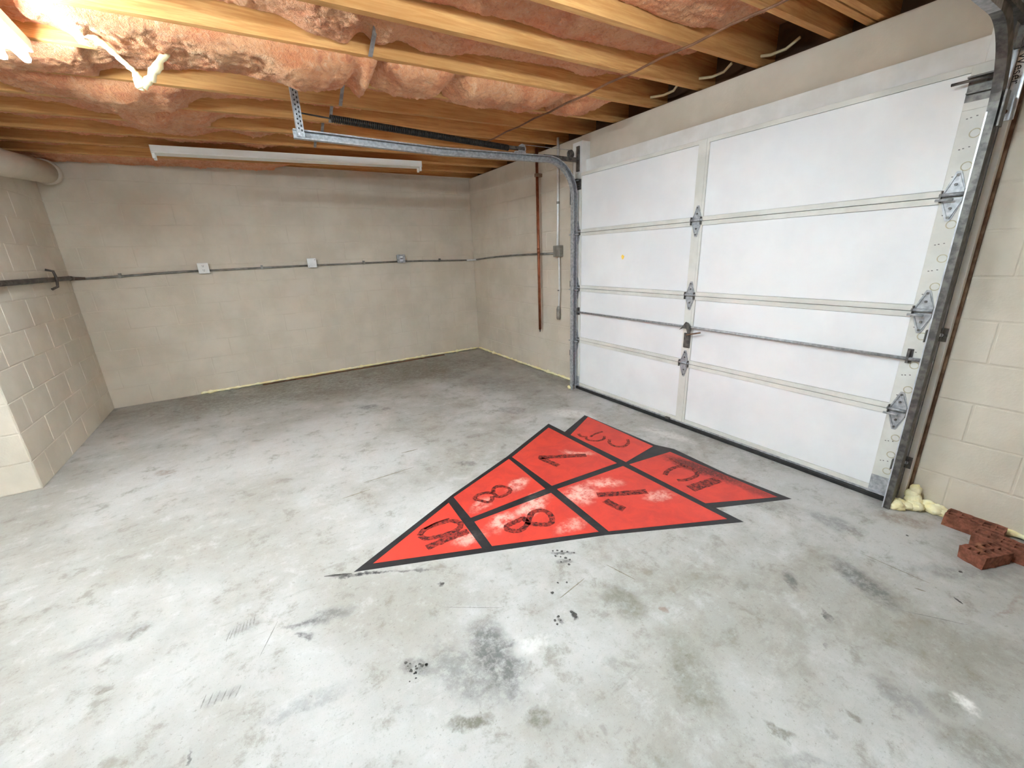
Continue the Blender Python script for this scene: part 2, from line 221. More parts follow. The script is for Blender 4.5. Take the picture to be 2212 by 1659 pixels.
# ------------------------------------------------------------------ mesh helpers
ORG = {}
class MB:
    def __init__(s): s.v = []; s.f = []
    def box(s, x0, x1, y0, y1, z0, z1, zf=None):
        b = len(s.v); zf = zf or (lambda x: 0)
        for x in (x0, x1):
            for y in (y0, y1):
                for z in (z0, z1): s.v.append((x, y, z+zf(x)))
        s.f += [tuple(b+i for i in q) for q in ((0, 1, 3, 2), (4, 6, 7, 5), (0, 4, 5, 1), (2, 3, 7, 6), (0, 2, 6, 4), (1, 5, 7, 3))]; return s
    def obox(s, c, ax, ay, az, hx, hy, hz):
        b = len(s.v); c = Vector(c); ax = Vector(ax).normalized()*hx; ay = Vector(ay).normalized()*hy; az = Vector(az).normalized()*hz
        for i in (-1, 1):
            for j in (-1, 1):
                for k in (-1, 1): s.v.append(tuple(c+ax*i+ay*j+az*k))
        s.f += [tuple(b+i for i in q) for q in ((0, 1, 3, 2), (4, 6, 7, 5), (0, 4, 5, 1), (2, 3, 7, 6), (0, 2, 6, 4), (1, 5, 7, 3))]; return s
    def prism(s, pts, vec):
        b = len(s.v); n = len(pts); vec = Vector(vec)
        s.v += [tuple(p) for p in pts]+[tuple(Vector(p)+vec) for p in pts]
        s.f += [tuple(range(b+n-1, b-1, -1)), tuple(range(b+n, b+2*n))]
        s.f += [(b+i, b+(i+1) % n, b+n+(i+1) % n, b+n+i) for i in range(n)]; return s
    def tube(s, path, r, n=10, caps=True, jit=0):
        path = [Vector(p) for p in path]; b = len(s.v); prev = None
        for i, p in enumerate(path):
            d = (path[min(i+1, len(path)-1)]-path[max(i-1, 0)]).normalized()
            if prev is None:
                prev = d.cross(Vector((0, 0, 1)) if abs(d.z) < .9 else Vector((1, 0, 0))).normalized()
            a = (prev-d*prev.dot(d)).normalized(); prev = a; c = d.cross(a)
            rr = r[i] if isinstance(r, (list, tuple)) else r
            for k in range(n):
                t = 2*math.pi*k/n; q = rr*(1+(random.uniform(-jit, jit) if jit else 0))
                s.v.append(tuple(p+a*math.cos(t)*q+c*math.sin(t)*q))
        for i in range(len(path)-1):
            for k in range(n):
                s.f.append((b+i*n+k, b+i*n+(k+1) % n, b+(i+1)*n+(k+1) % n, b+(i+1)*n+k))
        if caps:
            s.f.append(tuple(b+k for k in range(n-1, -1, -1))); e = b+(len(path)-1)*n; s.f.append(tuple(e+k for k in range(n)))
        return s
    def ext(s, prof, path, frames):
        """open profile strip with thickness swept along path; frames give (u,v) axes"""
        b = len(s.v); n = len(prof)
        for p, (u, v) in zip(path, frames):
            for a, c in prof: s.v.append(tuple(Vector(p)+Vector(u)*a+Vector(v)*c))
        for i in range(len(path)-1):
            for k in range(n): s.f.append((b+i*n+k, b+i*n+(k+1) % n, b+(i+1)*n+(k+1) % n, b+(i+1)*n+k))
        s.f.append(tuple(b+k for k in range(n-1, -1, -1))); e = b+(len(path)-1)*n; s.f.append(tuple(e+k for k in range(n)))
        return s
    def build(s, name, m, parent=None, smooth=False, origin=None, bevel=0):
        if parent is not None: o0 = ORG[parent.name]
        elif origin is not None: o0 = Vector(origin)
        else:
            xs = [v[0] for v in s.v]; ys = [v[1] for v in s.v]; zs = [v[2] for v in s.v]
            o0 = Vector(((min(xs)+max(xs))/2, (min(ys)+max(ys))/2, min(zs)))
        me = bpy.data.meshes.new(name)
        me.from_pydata([tuple(Vector(v)-o0) for v in s.v], [], s.f); me.update()
        me.materials.append(MT[m])
        if smooth: me.polygons.foreach_set('use_smooth', [True]*len(me.polygons))
        o = bpy.data.objects.new(name, me); C.objects.link(o)
        if parent is not None: o.parent = parent
        else: o.location = o0
        ORG[o.name] = o0
        if bevel:
            bv = o.modifiers.new('bevel', 'BEVEL'); bv.width = bevel; bv.segments = 2; bv.limit_method = 'ANGLE'
        return o
def tag(o, label=None, cat=None, group=None, kind=None):
    for k, v in (('label', label), ('category', cat), ('group', group), ('kind', kind)):
        if v: o[k] = v
    return o
def thing(name, loc, label=None, cat=None, group=None, kind=None):
    o = bpy.data.objects.new(name, None); o.empty_display_size = .1; C.objects.link(o); o.location = loc; ORG[o.name] = Vector(loc)
    return tag(o, label, cat, group, kind)
def cyl(p0, p1, r, n=14): return MB().tube([p0, p1], r, n)
def lerp(a, b, t): return a+(b-a)*t
def interp(pts, x):
    pts = sorted(pts)
    if x <= pts[0][0]: return pts[0][1]
    for (a, va), (b, vb) in zip(pts, pts[1:]):
        if x <= b:
            t = (x-a)/(b-a); t = t*t*(3-2*t); return lerp(va, vb, t)
    return pts[-1][1]
def zc(x): return 2.455+.019*x     # underside of the joists, dropping slightly to the left
# ------------------------------------------------------------------ floor and walls
XW, YR, XL, YS = -7.6, -9.0, -4.379, -1.926
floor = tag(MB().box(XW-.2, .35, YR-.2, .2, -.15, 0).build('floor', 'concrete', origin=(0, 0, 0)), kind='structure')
for (ax_, ay_), (bx_, by_), wd_, col_ in SCUFFS:
    a_, b_ = Vector((ax_, ay_, 0)), Vector((bx_, by_, 0)); d_ = (b_-a_).normalized(); n_ = Vector((-d_.y, d_.x, 0)); up_, dn_ = [], []
    for i in range(9):
        q_ = a_.lerp(b_, i/8); h_ = wd_/2*(.25+random.uniform(.5, 1)*math.sin(math.pi*i/8)); up_.append(q_+n_*h_); dn_.append(q_-n_*h_)
    MB().prism([(v.x, v.y, .0001) for v in dn_+up_[::-1]], (0, 0, .0004)).build('scuff', 'mark_'+col_, floor)
for x_, y_, r_ in SPOTS:
    r_ *= .68
    MB().prism([(x_+math.cos(i*.628)*r_*random.uniform(.6, 1.15), y_+math.sin(i*.628)*r_*random.uniform(.6, 1.15), .0001) for i in range(10)], (0, 0, .0004)).build('spot', 'mark_dark', floor)
CH, BL = .2032, .4064
def block_mesh(name, L, H):
    g = .0035; hx, hz = L/2-g, H/2-g; ch = .004; d = .0035
    v = [(-hx, 0, -hz), (hx, 0, -hz), (hx, 0, hz), (-hx, 0, hz)]
    v += [(-hx, -d+.0015, -hz), (hx, -d+.0015, -hz), (hx, -d+.0015, hz), (-hx, -d+.0015, hz)]
    v += [(-hx+ch, -d, -hz+ch), (hx-ch, -d, -hz+ch), (hx-ch, -d, hz-ch), (-hx+ch, -d, hz-ch)]
    f = [(8, 9, 10, 11)]
    for a, b in ((0, 4), (4, 8)):
        f += [(a+i, a+(i+1) % 4, b+(i+1) % 4, b+i) for i in range(4)]
    me = bpy.data.meshes.new(name); me.from_pydata(v, [], f); me.update(); me.materials.append(MT['paint']); return me
BM = {}
def lay(parent, origin, direction, length, height, phase_even, phase_odd, rot):
    """lay running-bond blocks on a face; position s along 'direction', local -Y of a block faces the room"""
    o0 = ORG[parent.name]; n = 0; d = Vector(direction)
    rows = int(math.ceil(height/CH-1e-6))
    for r in range(rows):
        z0 = r*CH; h = min(CH, height-z0)
        if h < .03: continue
        ph = phase_odd if r % 2 else phase_even
        edges = [0.0]; s = ph % BL
        while s < length-.02:
            if s > .02: edges.append(s)
            s += BL
        edges.append(length)
        for a, b in zip(edges, edges[1:]):
            key = (round(b-a, 3), round(h, 3))
            if key not in BM: BM[key] = block_mesh('concrete_block', *key)
            o = bpy.data.objects.new('concrete_block', BM[key]); C.objects.link(o); o.parent = parent
            o.location = Vector(origin)+d*((a+b)/2)+Vector((0, 0, z0+h/2))-o0; o.rotation_euler = (0, 0, rot); n += 1
    return n
# back wall (faces -Y); s runs from x = XL to 0
HB = 2.438
wb = tag(MB().box(XL-.2, .2, 0, .2, 0, 2.455).build('wall_back', 'mortar', origin=(0, 0, 0)), kind='structure')
lay(wb, (XL, 0, 0), (1, 0, 0), -XL, HB, (-1.612-XL), (-1.815-XL), 0)
# right wall (faces -X)
wr = tag(MB().box(0, .2, -2.40, 0, 0, 2.44).box(0, .2, YR, -5.20, 0, 2.44).build('wall_right', 'mortar', origin=(0, 0, 0)), kind='structure')
R90 = -math.pi/2
lay(wr, (0, 0, 0), (0, -1, 0), 2.40, 2.44, .0, .2032, R90)
lay(wr, (0, -5.20, 0), (0, -1, 0), 1.6, 2.44, .135, .338, R90)
MB().box(-.006, .2, -5.20, -2.40, 2.215, 2.44).build('lintel', 'paint', wr)
# left stub wall: one face towards +X, one towards -Y
wl = tag(MB().box(XW, XL, YS, .2, 0, 2.36).build('wall_left', 'mortar', origin=(0, 0, 0)), kind='structure')
lay(wl, (XL, YS, 0), (0, 1, 0), -YS, 2.36, .2032, .4064, math.pi/2)
lay(wl, (XL-1.625, YS, 0), (1, 0, 0), 1.625, 2.36, 0, .2032, 0)
tag(MB().box(XW-.2, XW, YR, YS, 0, 2.45).build('wall_far_left', 'paint', origin=(0, 0, 0)), kind='structure')
tag(MB().box(XW, .2, YR-.2, YR, 0, 2.45).build('wall_rear', 'paint', origin=(0, 0, 0)), kind='structure')

# ------------------------------------------------------------------ ceiling: deck, joists, sill, bridging
ceil = tag(MB().box(XW-.2, .3, YR-.2, .3, .235, .26, zc).build('ceiling', 'deck', origin=(0, 0, 0)), kind='structure')
JY = {k: -1.99-.406*(k-5) for k in range(0, 23)}
JW = .019
ply = []
for k in range(0, 12): ply.append(JY[k])
ply += [-4.585, -4.632, -4.85]
for k in range(13, 18): ply.append(JY[k])
for y in ply:
    MB().box(XW, .16, y-JW, y+JW, 0, .235, zc).build('joist', 'wood', ceil)
MB().box(.03, .17, YR, .2, -.015, .0, zc).build('sill_plate', 'rim', ceil)
MB().box(.16, .2, YR, .2, 0, .235, zc).build('rim_board', 'rim', ceil)
for k in range(3, 9):     # zinc cross bridging between the joists
    a, b = JY[k]-JW, JY[k+1]+JW; x = -2.2
    p, q = Vector((x, b-.004, zc(x)+.005)), Vector((x, a+.002, zc(x)+.20)); d = (q-p)
    MB().obox((p+q)/2, d, (1, 0, 0), d.cross(Vector((1, 0, 0))), d.length/2, .011, .0012).build('bridging_strap', 'bridge', ceil)
    p, q = Vector((x+.035, a+.004, zc(x)-.002)), Vector((x+.035, b-.002, zc(x)+.19)); d = (q-p)
    MB().obox((p+q)/2, d, (1, 0, 0), d.cross(Vector((1, 0, 0))), d.length/2, .011, .0012).build('bridging_strap', 'bridge', ceil)

# ------------------------------------------------------------------ insulation, one batt for each bay
def batt(y0, y1, prof, label, seed, x0=-5.2, x1=-.12, step=.010, edge=0.0, extra=None):
    W = y1-y0; ny = max(14, int(W/.010)); nx = int((x1-x0)/step); mb = MB(); off = Vector((seed*3.7, seed*1.3, seed*7.1))
    for i in range(nx+1):
        x = lerp(x0, x1, i/nx); s = interp(prof, x)
        fade = min(1, (x1-x)/.10, (x-x0)/.10); fade = max(0, fade)**.5
        for j in range(ny+1):
            t = j/ny*2-1; y = lerp(y0, y1, j/ny)
            p = Vector((x, y, 0))+off
            lump = noise.noise(p*5.0)*.022+noise.noise(p*12)*.014+abs(noise.noise(p*22))*.016-.010+abs(noise.noise(p*42))*.014+noise.noise(p*90)*.006
            rnd = 1-abs(t)**3.2
            if s > 0: z = zc(x)+.004-(s+.012)*(rnd**.65)-lump*rnd
            else: z = zc(x)-s+.006-lump*(.35+.65*rnd)+abs(t)**4*.02
            z = lerp(zc(x)+.20, z, fade)
            z = min(z, zc(x)+.215)
            yy = y+(t*.012*max(0, min(1, s/.06)))*fade
            mb.v.append((x, yy+noise.noise(p*40)*.003, z))
    for i in range(nx):
        for j in range(ny):
            a = i*(ny+1)+j; mb.f.append((a, a+1, a+ny+2, a+ny+1))
    b = len(mb.v)      # backing so that the batt has thickness
    for i in (0, nx):
        x = lerp(x0, x1, i/nx)
        for y in (y0, y1): mb.v.append((x, y, zc(x)+.228))
    mb.f.append((b, b+1, b+3, b+2))
    o = mb.build('insulation_batt', 'batt', smooth=True)
    return tag(o, label, 'insulation', 'pink insulation batts between the joists')
def bay(k, prof, label, **kw):
    return batt(JY[k+1]+JW+.002, JY[k]-JW-.002, prof, label, k, **kw)
bay(0, [(-5.2, .0), (-4, .005), (-3.5, .012), (-2.9, .005), (-2.5, .015), (-2.25, -.05), (-1.8, -.10), (-.3, -.11)], 'brown-pink insulation batt tucked in the bay right above the back wall', x1=-.2)
bay(1, [(-5.2, -.03), (-3.9, -.05), (-3.2, -.07), (-.3, -.10)], 'insulation batt set high in the second bay from the back wall', x1=-.3)
bay(2, [(-5.2, -.05), (-3.6, -.05), (-3.0, -.04), (-2.62, -.035), (-2.4, -.06), (-1, -.09), (-.3, -.11)], 'insulation batt above the unlit white light strip')
bay(3, [(-5.2, -.05), (-3.7, -.05), (-3.3, .0), (-3.05, -.0), (-2.85, -.05), (-2.65, -.02), (-2.45, -.06), (-2.1, -.02), (-1.9, -.08), (-.3, -.1)], 'insulation batt with low waves just behind the hanging track end')
bay(4, [(-5.2, -.06), (-3.8, -.05), (-3.5, -.01), (-3.25, .075), (-3.05, .04), (-2.8, -.05), (-2.4, -.07), (-.3, -.10)], 'insulation batt with one deep sag left of the track hanger')
bay(5, [(-5.2, -.03), (-4.0, -.03), (-3.6, .02), (-3.35, .08), (-3.15, .04), (-2.9, -.05), (-2.5, -.08), (-1.2, -.10), (-.3, -.11)], 'insulation batt bulging low one bay behind the hanging pale wisp')
bay(6, [(-5.2, .0), (-3.9, .03), (-3.5, .02), (-3.2, -.04), (-2.8, -.08), (-2.2, -.09), (-1.0, -.08), (-.3, -.1)], 'insulation batt sagging only at its left end near the lit lamp')
bay(7, [(-5.2, .0), (-4.0, .02), (-3.75, -.03), (-3.45, -.03), (-3.3, .03), (-3.2, .045), (-2.8, .05), (-2.5, .095), (-2.28, .065), (-2.22, .02), (-2.165, .085), (-2.09, -.02), (-2.05, .02), (-1.92, .065), (-1.75, .06), (-1.62, -.01), (-1.5, .055), (-1.25, .05), (-1.03, .06), (-.88, .015), (-.78, -.01), (-.65, .05), (-.45, .01), (-.2, -.08)],
    'most sagging pink insulation batt, in rounded lumps below the joists across the room', x1=-.08)
bay(8, [(-5.2, .0), (-3.8, -.04), (-3.2, -.03), (-2.8, -.08), (-2.6, -.07), (-2.42, -.02), (-2.3, -.005), (-2.2, -.07), (-2.12, -.03), (-2.0, -.06), (-1.85, -.03), (-1.6, -.07), (-1.2, -.09), (-.8, -.09), (-.3, -.13)], 'insulation batt with a bulge around the zinc bridging strap, nearer than the lumpiest batt')
bay(9, [(-5.2, -.05), (-2.6, -.05), (-2.0, -.06), (-1.5, -.08), (-1.2, -.06), (-1.0, -.07), (-.6, -.08), (-.3, -.13)], 'ragged pink insulation batt crossing the top middle of the frame')
bay(10, [(-5.2, -.04), (-2, -.04), (-1.2, -.05), (-.8, -.04), (-.5, -.07), (-.3, -.13)], 'pale pink insulation batt behind the brown cable near the door header', x1=-.25)
batt(-4.585+JW+.002, JY[11]-JW-.002, [(-5.2, -.05), (-.6, -.05), (-.3, -.12)], 'narrow strip of insulation beside the doubled joist', 31, x1=-.25)
batt(-4.85+JW+.002, -4.632-JW-.002, [(-5.2, -.02), (-.5, -.06), (-.25, -.12)], 'narrow strip of insulation nearest the camera, on the near side of the doubled joist', 32, x1=-.2)
w = thing('insulation_wisp', (-3.17, -3.0, 2.19), 'pale torn wisp of glass wool hanging in a V near the lamp', 'insulation')
def strand(pts, rs, nm):
    path = []; rad = []
    for i in range(len(pts)-1):
        for q in range(6):
            t = q/6; path.append(Vector(pts[i]).lerp(Vector(pts[i+1]), t)+Vector((random.uniform(-.003, .003), random.uniform(-.003, .003), random.uniform(-.003, .003)))); rad.append(lerp(rs[i], rs[i+1], t)*random.uniform(.85, 1.15))
    path.append(Vector(pts[-1])); rad.append(rs[-1])
    MB().tube(path, rad, 9, jit=.18).build(nm, 'wisp', w, smooth=True)
strand([(-3.40, -3.02, 2.40), (-3.287, -3.0, 2.367), (-3.232, -3.0, 2.313), (-3.178, -3.0, 2.255), (-3.172, -3.0, 2.215), (-3.174, -3.0, 2.186)], [.018, .016, .012, .012, .022, .010], 'long_strand')
strand([(-3.04, -3.0, 2.36), (-3.08, -3.0, 2.309), (-3.128, -3.0, 2.24), (-3.165, -3.0, 2.20)], [.012, .015, .018, .016], 'short_strand')

# ------------------------------------------------------------------ painted court on the floor
ct = thing('shuffleboard_court', (-1.6, -3.95, 0), 'red and black painted shuffleboard triangle on the concrete floor, worn, with numbers', 'floor marking')
for poly in BORDER:
    MB().prism([(x, y, .0002) for x, y in poly], (0, 0, .0008)).build('black_border', 'court_black', ct)
cells = []
for i, poly in enumerate(CELLS):
    cells.append(MB().prism([(x, y, .0010) for x, y in poly], (0, 0, .0006)).build('red_cell', 'red', ct))
def stroke(pts, wdt):
    path = []
    P = [Vector((x, y, 0)) for x, y in pts]
    for i in range(len(P)-1):
        p0, p1, p2, p3 = P[max(i-1, 0)], P[i], P[i+1], P[min(i+2, len(P)-1)]
        for q in range(5):
            t = q/5; path.append(.5*((2*p1)+(p2-p0)*t+(2*p0-5*p1+4*p2-p3)*t*t+(3*p1-p0-3*p2+p3)*t**3))
    path.append(P[-1]); mb = MB(); b = 0
    for i, p in enumerate(path):
        d = (path[min(i+1, len(path)-1)]-path[max(i-1, 0)]).normalized(); nrm = Vector((-d.y, d.x, 0)); h = wdt/2*random.uniform(.85, 1.12)
        for s in (-1, 1):
            for z in (.0016, .0020): mb.v.append((p.x+nrm.x*h*s, p.y+nrm.y*h*s, z))
    for i in range(len(path)-1):
        a = i*4; c = a+4
        mb.f += [(a+1, a+3, c+3, c+1), (a, c, c+2, a+2), (a, a+1, c+1, c), (a+2, c+2, c+3, a+3)]
    e = (len(path)-1)*4; mb.f += [(0, 2, 3, 1), (e, e+1, e+3, e+2)]
    return mb
for i, wdt, pts in STROKES:
    stroke(pts, wdt).build('numeral_stroke', 'numeral', cells[i])
# ------------------------------------------------------------------ garage door
DX, DY0, DY1, SH, Z0 = -.124, -2.455, -5.145, .5223, .0107
gd = thing('door_1', (DX, (DY0+DY1)/2, 0), 'white sectional overhead garage door of four sections, closed', 'garage door', kind='structure')
ST = [(-2.545, -2.455), (-3.832, -3.752), (-5.145, -5.052)]     # stiles
for i in range(4):
    z0, z1 = Z0+SH*i+(.03 if i == 0 else .0015), Z0+SH*(i+1)-.0015
    sec = MB().box(DX+.008, DX+.05, DY1, DY0, z0, z1).build('section', 'panel', gd)
    for z in ((z0, z0+.028), (z1-.028, z1)):
        MB().box(DX-.004, DX+.008, DY1, DY0, *z).build('rail', 'rail', sec, bevel=.0015)
    for (a, b) in ((ST[1][1], ST[0][0]), (ST[2][1], ST[1][0])):
        MB().box(DX+.002, DX+.012, a+.002, b-.002, z0+.03, z1-.03).build('panel', 'panel', sec)
    for a, b in ST:
        MB().box(DX-.006, DX+.008, a, b, z0+.001, z1-.001).build('stile', 'rail', sec, bevel=.0015)
    MB().box(DX-.009, DX-.006, -3.815, -3.812, z0+.002, z1-.002).build('stile_fold', 'rail', sec)
    # knock-out rings and little slots punched in the right stile
    for zz in (.12, .25, .40) if i else (.14, .24, .34):
        mb = MB(); n = 18; yc, zq, ro_, ri = -5.112, z0+zz, .019, .0155; b = 0
        for q in range(n):
            a = 2*math.pi*q/n
            for r in (ro_, ri):
                for x in (DX-.0075, DX-.006): mb.v.append((x, yc+math.cos(a)*r, zq+math.sin(a)*r))
        for q in range(n):
            a, c = q*4, ((q+1) % n)*4
            mb.f += [(a, a+2, c+2, c), (a, c, c+1, a+1), (a+2, a+3, c+3, c+2)]
        mb.build('knockout_ring', 'ring', sec)
    for zz in (.08, .19, .31, .44):
        for dy in (0, .012, .03):
            MB().box(DX-.0068, DX-.006, -5.075-dy-.003, -5.075-dy+.003, z0+zz+dy*.2, z0+zz+dy*.2+.004).build('slot', 'galv_dark', sec)
MB().box(DX-.006, DX+.05, DY1, DY0, .028, .042).build('seal_retainer', 'galv', gd)
MB().box(DX-.016, DX+.06, DY1-.01, DY0+.01, .0, .03).build('bottom_seal', 'rubber', gd, bevel=.006)
MB().box(DX-.022, DX-.004, -3.70, -3.66, .028, .046).build('lift_tab', 'galv_dark', gd, bevel=.003)
# yellow mark on the far panel
mb = MB(); pts = []
for q in range(14):
    a = 2*math.pi*q/14; r = .017*random.uniform(.75, 1.2); pts.append((DX+.0018, -3.088+math.cos(a)*r, 1.345+math.sin(a)*r*1.15))
tag(mb.prism(pts, (-.0008, 0, 0)).build('paint_spot', 'yellow', gd), 'small yellow paint spot')
def hinge(y, z, end=0):
    x = DX-.007; w = .036; h = .105
    mb = MB()
    for s in (1, -1):
        prof = [(-w, .006), (w, .006), (w*.92, .03), (.013, h-.012), (.008, h), (-.008, h), (-.013, h-.012), (-w*.92, .03)]
        pts = [(x, y+a, z+s*c) for a, c in prof]
        if s < 0: pts = pts[::-1]
        mb.prism(pts, (-.003, 0, 0))
        for a in (-1, 1): mb.obox((x-.005, y+a*w*.55, z+s*.052), (0, -a*w*.75, s*.07), (1, 0, 0), (0, s*.07, a*w*.75), .046, .003, .002)   # raised ribs
    o = mb.build('hinge', 'galv', gd)
    MB().box(x-.022, x-.002, y-w-.004, y-w, z-.024, z+.028).box(x-.022, x-.002, y+w, y+w+.004, z-.024, z+.028).build('knuckle_bracket', 'galv_dark', o)
    cyl((x-.014, y-w-.008, z+.008), (x-.014, y+w+.008, z+.008), .008).build('hinge_pin', 'galv', o, smooth=True)
    if end: cyl((x-.034, y-.05*end, z-.014), (x-.034, y+.085*end if end > 0 else y+.04*end*-1-.05, z-.014), .0055).build('roller_shaft', 'galv', o, smooth=True)
    for dz in (.05, .09, -.05, -.09): cyl((x-.009, y, z+dz), (x, y, z+dz), .006, 6).build('bolt', 'galv_dark', o)
    return o
for k in (1, 2, 3):
    z = Z0+SH*k
    hinge(-2.502, z, 1); hinge(-3.79, z); hinge(-5.095, z, -1)
for y in (-2.50, -5.098):
    tag(MB().box(DX-.012, DX-.006, y-.045, y+.045, .045, .14).box(DX-.04, DX-.006, y-.045, y+.045, .045, .05).build('bottom_bracket', 'galv', gd))
    br = MB().box(DX-.010, DX-.006, y-.045, y+.045, 1.955, 2.045).box(DX-.055, DX-.006, y-.042, y+.042, 2.04, 2.046).box(DX-.03, DX-.006, y-.042, y+.042, 1.985, 1.99).build('top_bracket', 'galv_dark', gd)
    MB().box(DX-.011, DX-.006, y-.045, y+.045, 1.925, 1.955).build('bracket_foot', 'rail', br)
    cyl((DX-.05, y+(.09 if y < -4 else -.06), 2.03), (DX-.05, y+(-.05 if y < -4 else .05), 2.03), .006).build('roller_shaft', 'galv_dark', br, smooth=True)
# sliding lock
lz = .822
MB().tube([(DX-.024, -2.47, lz), (DX-.024, -3.79, lz+.004), (DX-.024, -5.18, lz-.004)], .0085, 10).build('lock_bar', 'galv', gd, smooth=True)
for y in (-2.53, -5.085):
    MB().box(DX-.036, DX-.006, y-.004, y+.004, lz-.025, lz+.04).box(DX-.010, DX-.006, y-.012, y+.012, lz-.03, lz+.045).build('bar_guide', 'galv_dark', gd)
MB().box(DX-.016, DX-.006, -3.825, -3.77, .66, .775).build('lock_case', 'galv_dark', gd, bevel=.003)
MB().prism([(DX-.036, -3.74, lz-.025), (DX-.036, -3.765, lz+.005), (DX-.036, -3.79, lz+.04), (DX-.036, -3.81, lz+.035), (DX-.036, -3.835, lz+.01), (DX-.036, -3.84, lz-.02), (DX-.036, -3.815, lz-.055), (DX-.036, -3.80, lz-.01), (DX-.036, -3.77, lz-.01)], (.008, 0, 0)).build('lock_cam', 'galv_dark', gd)
MB().tube([(DX-.02, -3.80, .765), (DX-.045, -3.815, .768), (DX-.05, -3.93, .80)], .006, 8).build('lock_handle', 'rust', gd, smooth=True)

# ------------------------------------------------------------------ frame around the door
tag(MB().box(-.10, .0, -2.52, -2.385, 0, 2.37).build('trim_1', 'white_paint', bevel=.003), 'white painted jamb board on the far side of the garage door', 'trim', kind='structure')
tag(MB().box(-.05, -.006, -5.10, -2.47, 2.095, 2.217).build('trim_2', 'white_paint', bevel=.003), 'white painted header board above the garage door', 'trim', kind='structure')
tag(MB().box(-.09, -.0, -5.145, -5.075, 2.0, 2.24).build('trim_3', 'white_paint', bevel=.003), 'short white board behind the near track bend', 'trim', kind='structure')
jb = thing('trim_4', (-.03, -5.12, 0), 'dirty grey steel jamb with a rusty edge at the near side of the garage door', 'trim', kind='structure')
MB().box(-.030, 0, -5.162, -5.03, 0, 2.20).build('jamb_web', 'jamb', jb)
MB().box(-.052, 0, -5.190, -5.162, 0, 2.20).build('jamb_flange', 'white_paint', jb, bevel=.003)
MB().box(-.016, 0, -5.202, -5.190, 0, 2.20).build('rusty_edge', 'rust', jb)
def plate(z, y0=-5.185, y1=-5.125):
    o = MB().box(-.058, -.053, y0, y1, z-.033, z+.033).box(-.15, -.053, y1-.004, y1, z-.03, z+.03).build('track_bracket', 'galv_dark', jb)
    cyl((-.066, y0+.02, z), (-.053, y0+.02, z), .009, 6).build('bolt', 'galv_white', o)
plate(.94); plate(.235)
fp = MB().box(-.066, -.060, -5.203, -5.142, 1.865, 2.36).box(-.16, -.060, -5.142, -5.136, 1.90, 2.36).build('flag_plate', 'galv_white', jb, bevel=.002)
cyl((-.0675, -5.17, 1.90), (-.0655, -5.17, 1.90), .010).build('slot_hole', 'rust', fp)
cu = bpy.data.curves.new('stamped_lettering', 'FONT'); cu.body = 'Weser'; cu.size = .040; cu.extrude = .0004; cu.align_x = 'CENTER'
to = bpy.data.objects.new('stamped_lettering', cu); C.objects.link(to)
dg = bpy.context.evaluated_depsgraph_get(); me = bpy.data.meshes.new_from_object(to.evaluated_get(dg)); bpy.data.objects.remove(to)
me.materials.clear(); me.materials.append(MT['ink'])
lt = bpy.data.objects.new('stamped_lettering', me); C.objects.link(lt); lt.parent = fp
lt.matrix_local = Matrix.Translation(Vector((-.0668, -5.166, 2.055))-ORG[fp.name]) @ Matrix(((0, 0, -1, 0), (0, -1, 0, 0), (-1, 0, 0, 0), (0, 0, 0, 1)))
# ------------------------------------------------------------------ tracks
def track(name, y, sgn, xend, label, lo, hi):
    root = thing(name, (-.18, y, 0), label, 'door track', 'door tracks')
    R = .30; path = []; fr = []
    zt = 2.192
    for z in (0.0, .6, 1.2, zt-R): path.append(Vector((-.178, y, z))); fr.append(((1, 0, 0), (0, 1, 0)))
    n = 14
    for i in range(1, n+1):
        a = math.pi/2*i/n; path.append(Vector((-.178-R+R*math.cos(a), y, zt-R+R*math.sin(a)))); fr.append(((math.cos(a), 0, math.sin(a)), (0, 1, 0)))
    straight = path[:4]; 
    # C profile: u across the channel (5.4 cm), v away from the door
    t = .002; d = (.019 if sgn > 0 else .016)*sgn; h = .027
    prof = [(-h, -d), (-h, d), (h, d), (h, -d), (h-.008, -d), (h-.008, -d+t*sgn), (h-t, -d+t*sgn), (h-t, d-t*sgn), (-h+t, d-t*sgn), (-h+t, -d+t*sgn), (-h+.008, -d+t*sgn), (-h+.008, -d)]
    if sgn < 0: prof = prof[::-1]
    tm = 'galv' if sgn > 0 else 'galv_dark'
    MB().ext(prof, path[:4], fr[:4]).build('vertical_track', tm, root)
    MB().ext(prof, path[3:], fr[3:]).build('curved_track', tm, root, smooth=False)
    if sgn < 0: MB().box(-.2065, -.2045, y+.011, y+.016, 0, 1.89).build('rolled_lip', 'galv_white', root)
    hp = [path[-1], Vector((-1.5, y, 2.170)), Vector((xend, y, 2.190))]
    MB().ext(prof, hp, [fr[-1]]*3).build('horizontal_track', 'galv', root)
    # perforated hanger at the end
    hx = xend+.04; hg = MB().box(hx-.02, hx+.022, y-.030-.002, y-.030, 2.17, 2.46).box(hx-.02, hx-.018, y-.030, y+.012, 2.17, 2.46).build('hanger_angle', 'galv', root)
    for q in range(9):
        z = 2.20+q*.026
        MB().box(hx+.006, hx+.013, y-.0326, y-.0319, z, z+.012).box(hx-.010, hx-.003, y-.0326, y-.0319, z+.012, z+.022).build('slot', 'black', hg)
    cyl((xend+.03, y-.033, 2.185), (xend+.03, y-.024, 2.185), .007, 8).build('bolt', 'galv_white', root)
    # splice plate and mounting brackets behind the vertical leg
    MB().box(-.205, -.150, y+(.024 if sgn > 0 else -.030), y+(.030 if sgn > 0 else -.024), 1.83, 1.96).build('splice_plate', 'galv_dark', root)
    for z in (.4, 1.1) if sgn > 0 else ():
        MB().box(-.205, -.10, y+.024, y+.028, z-.03, z+.03).build('wall_bracket', 'galv_dark', root)
    return root
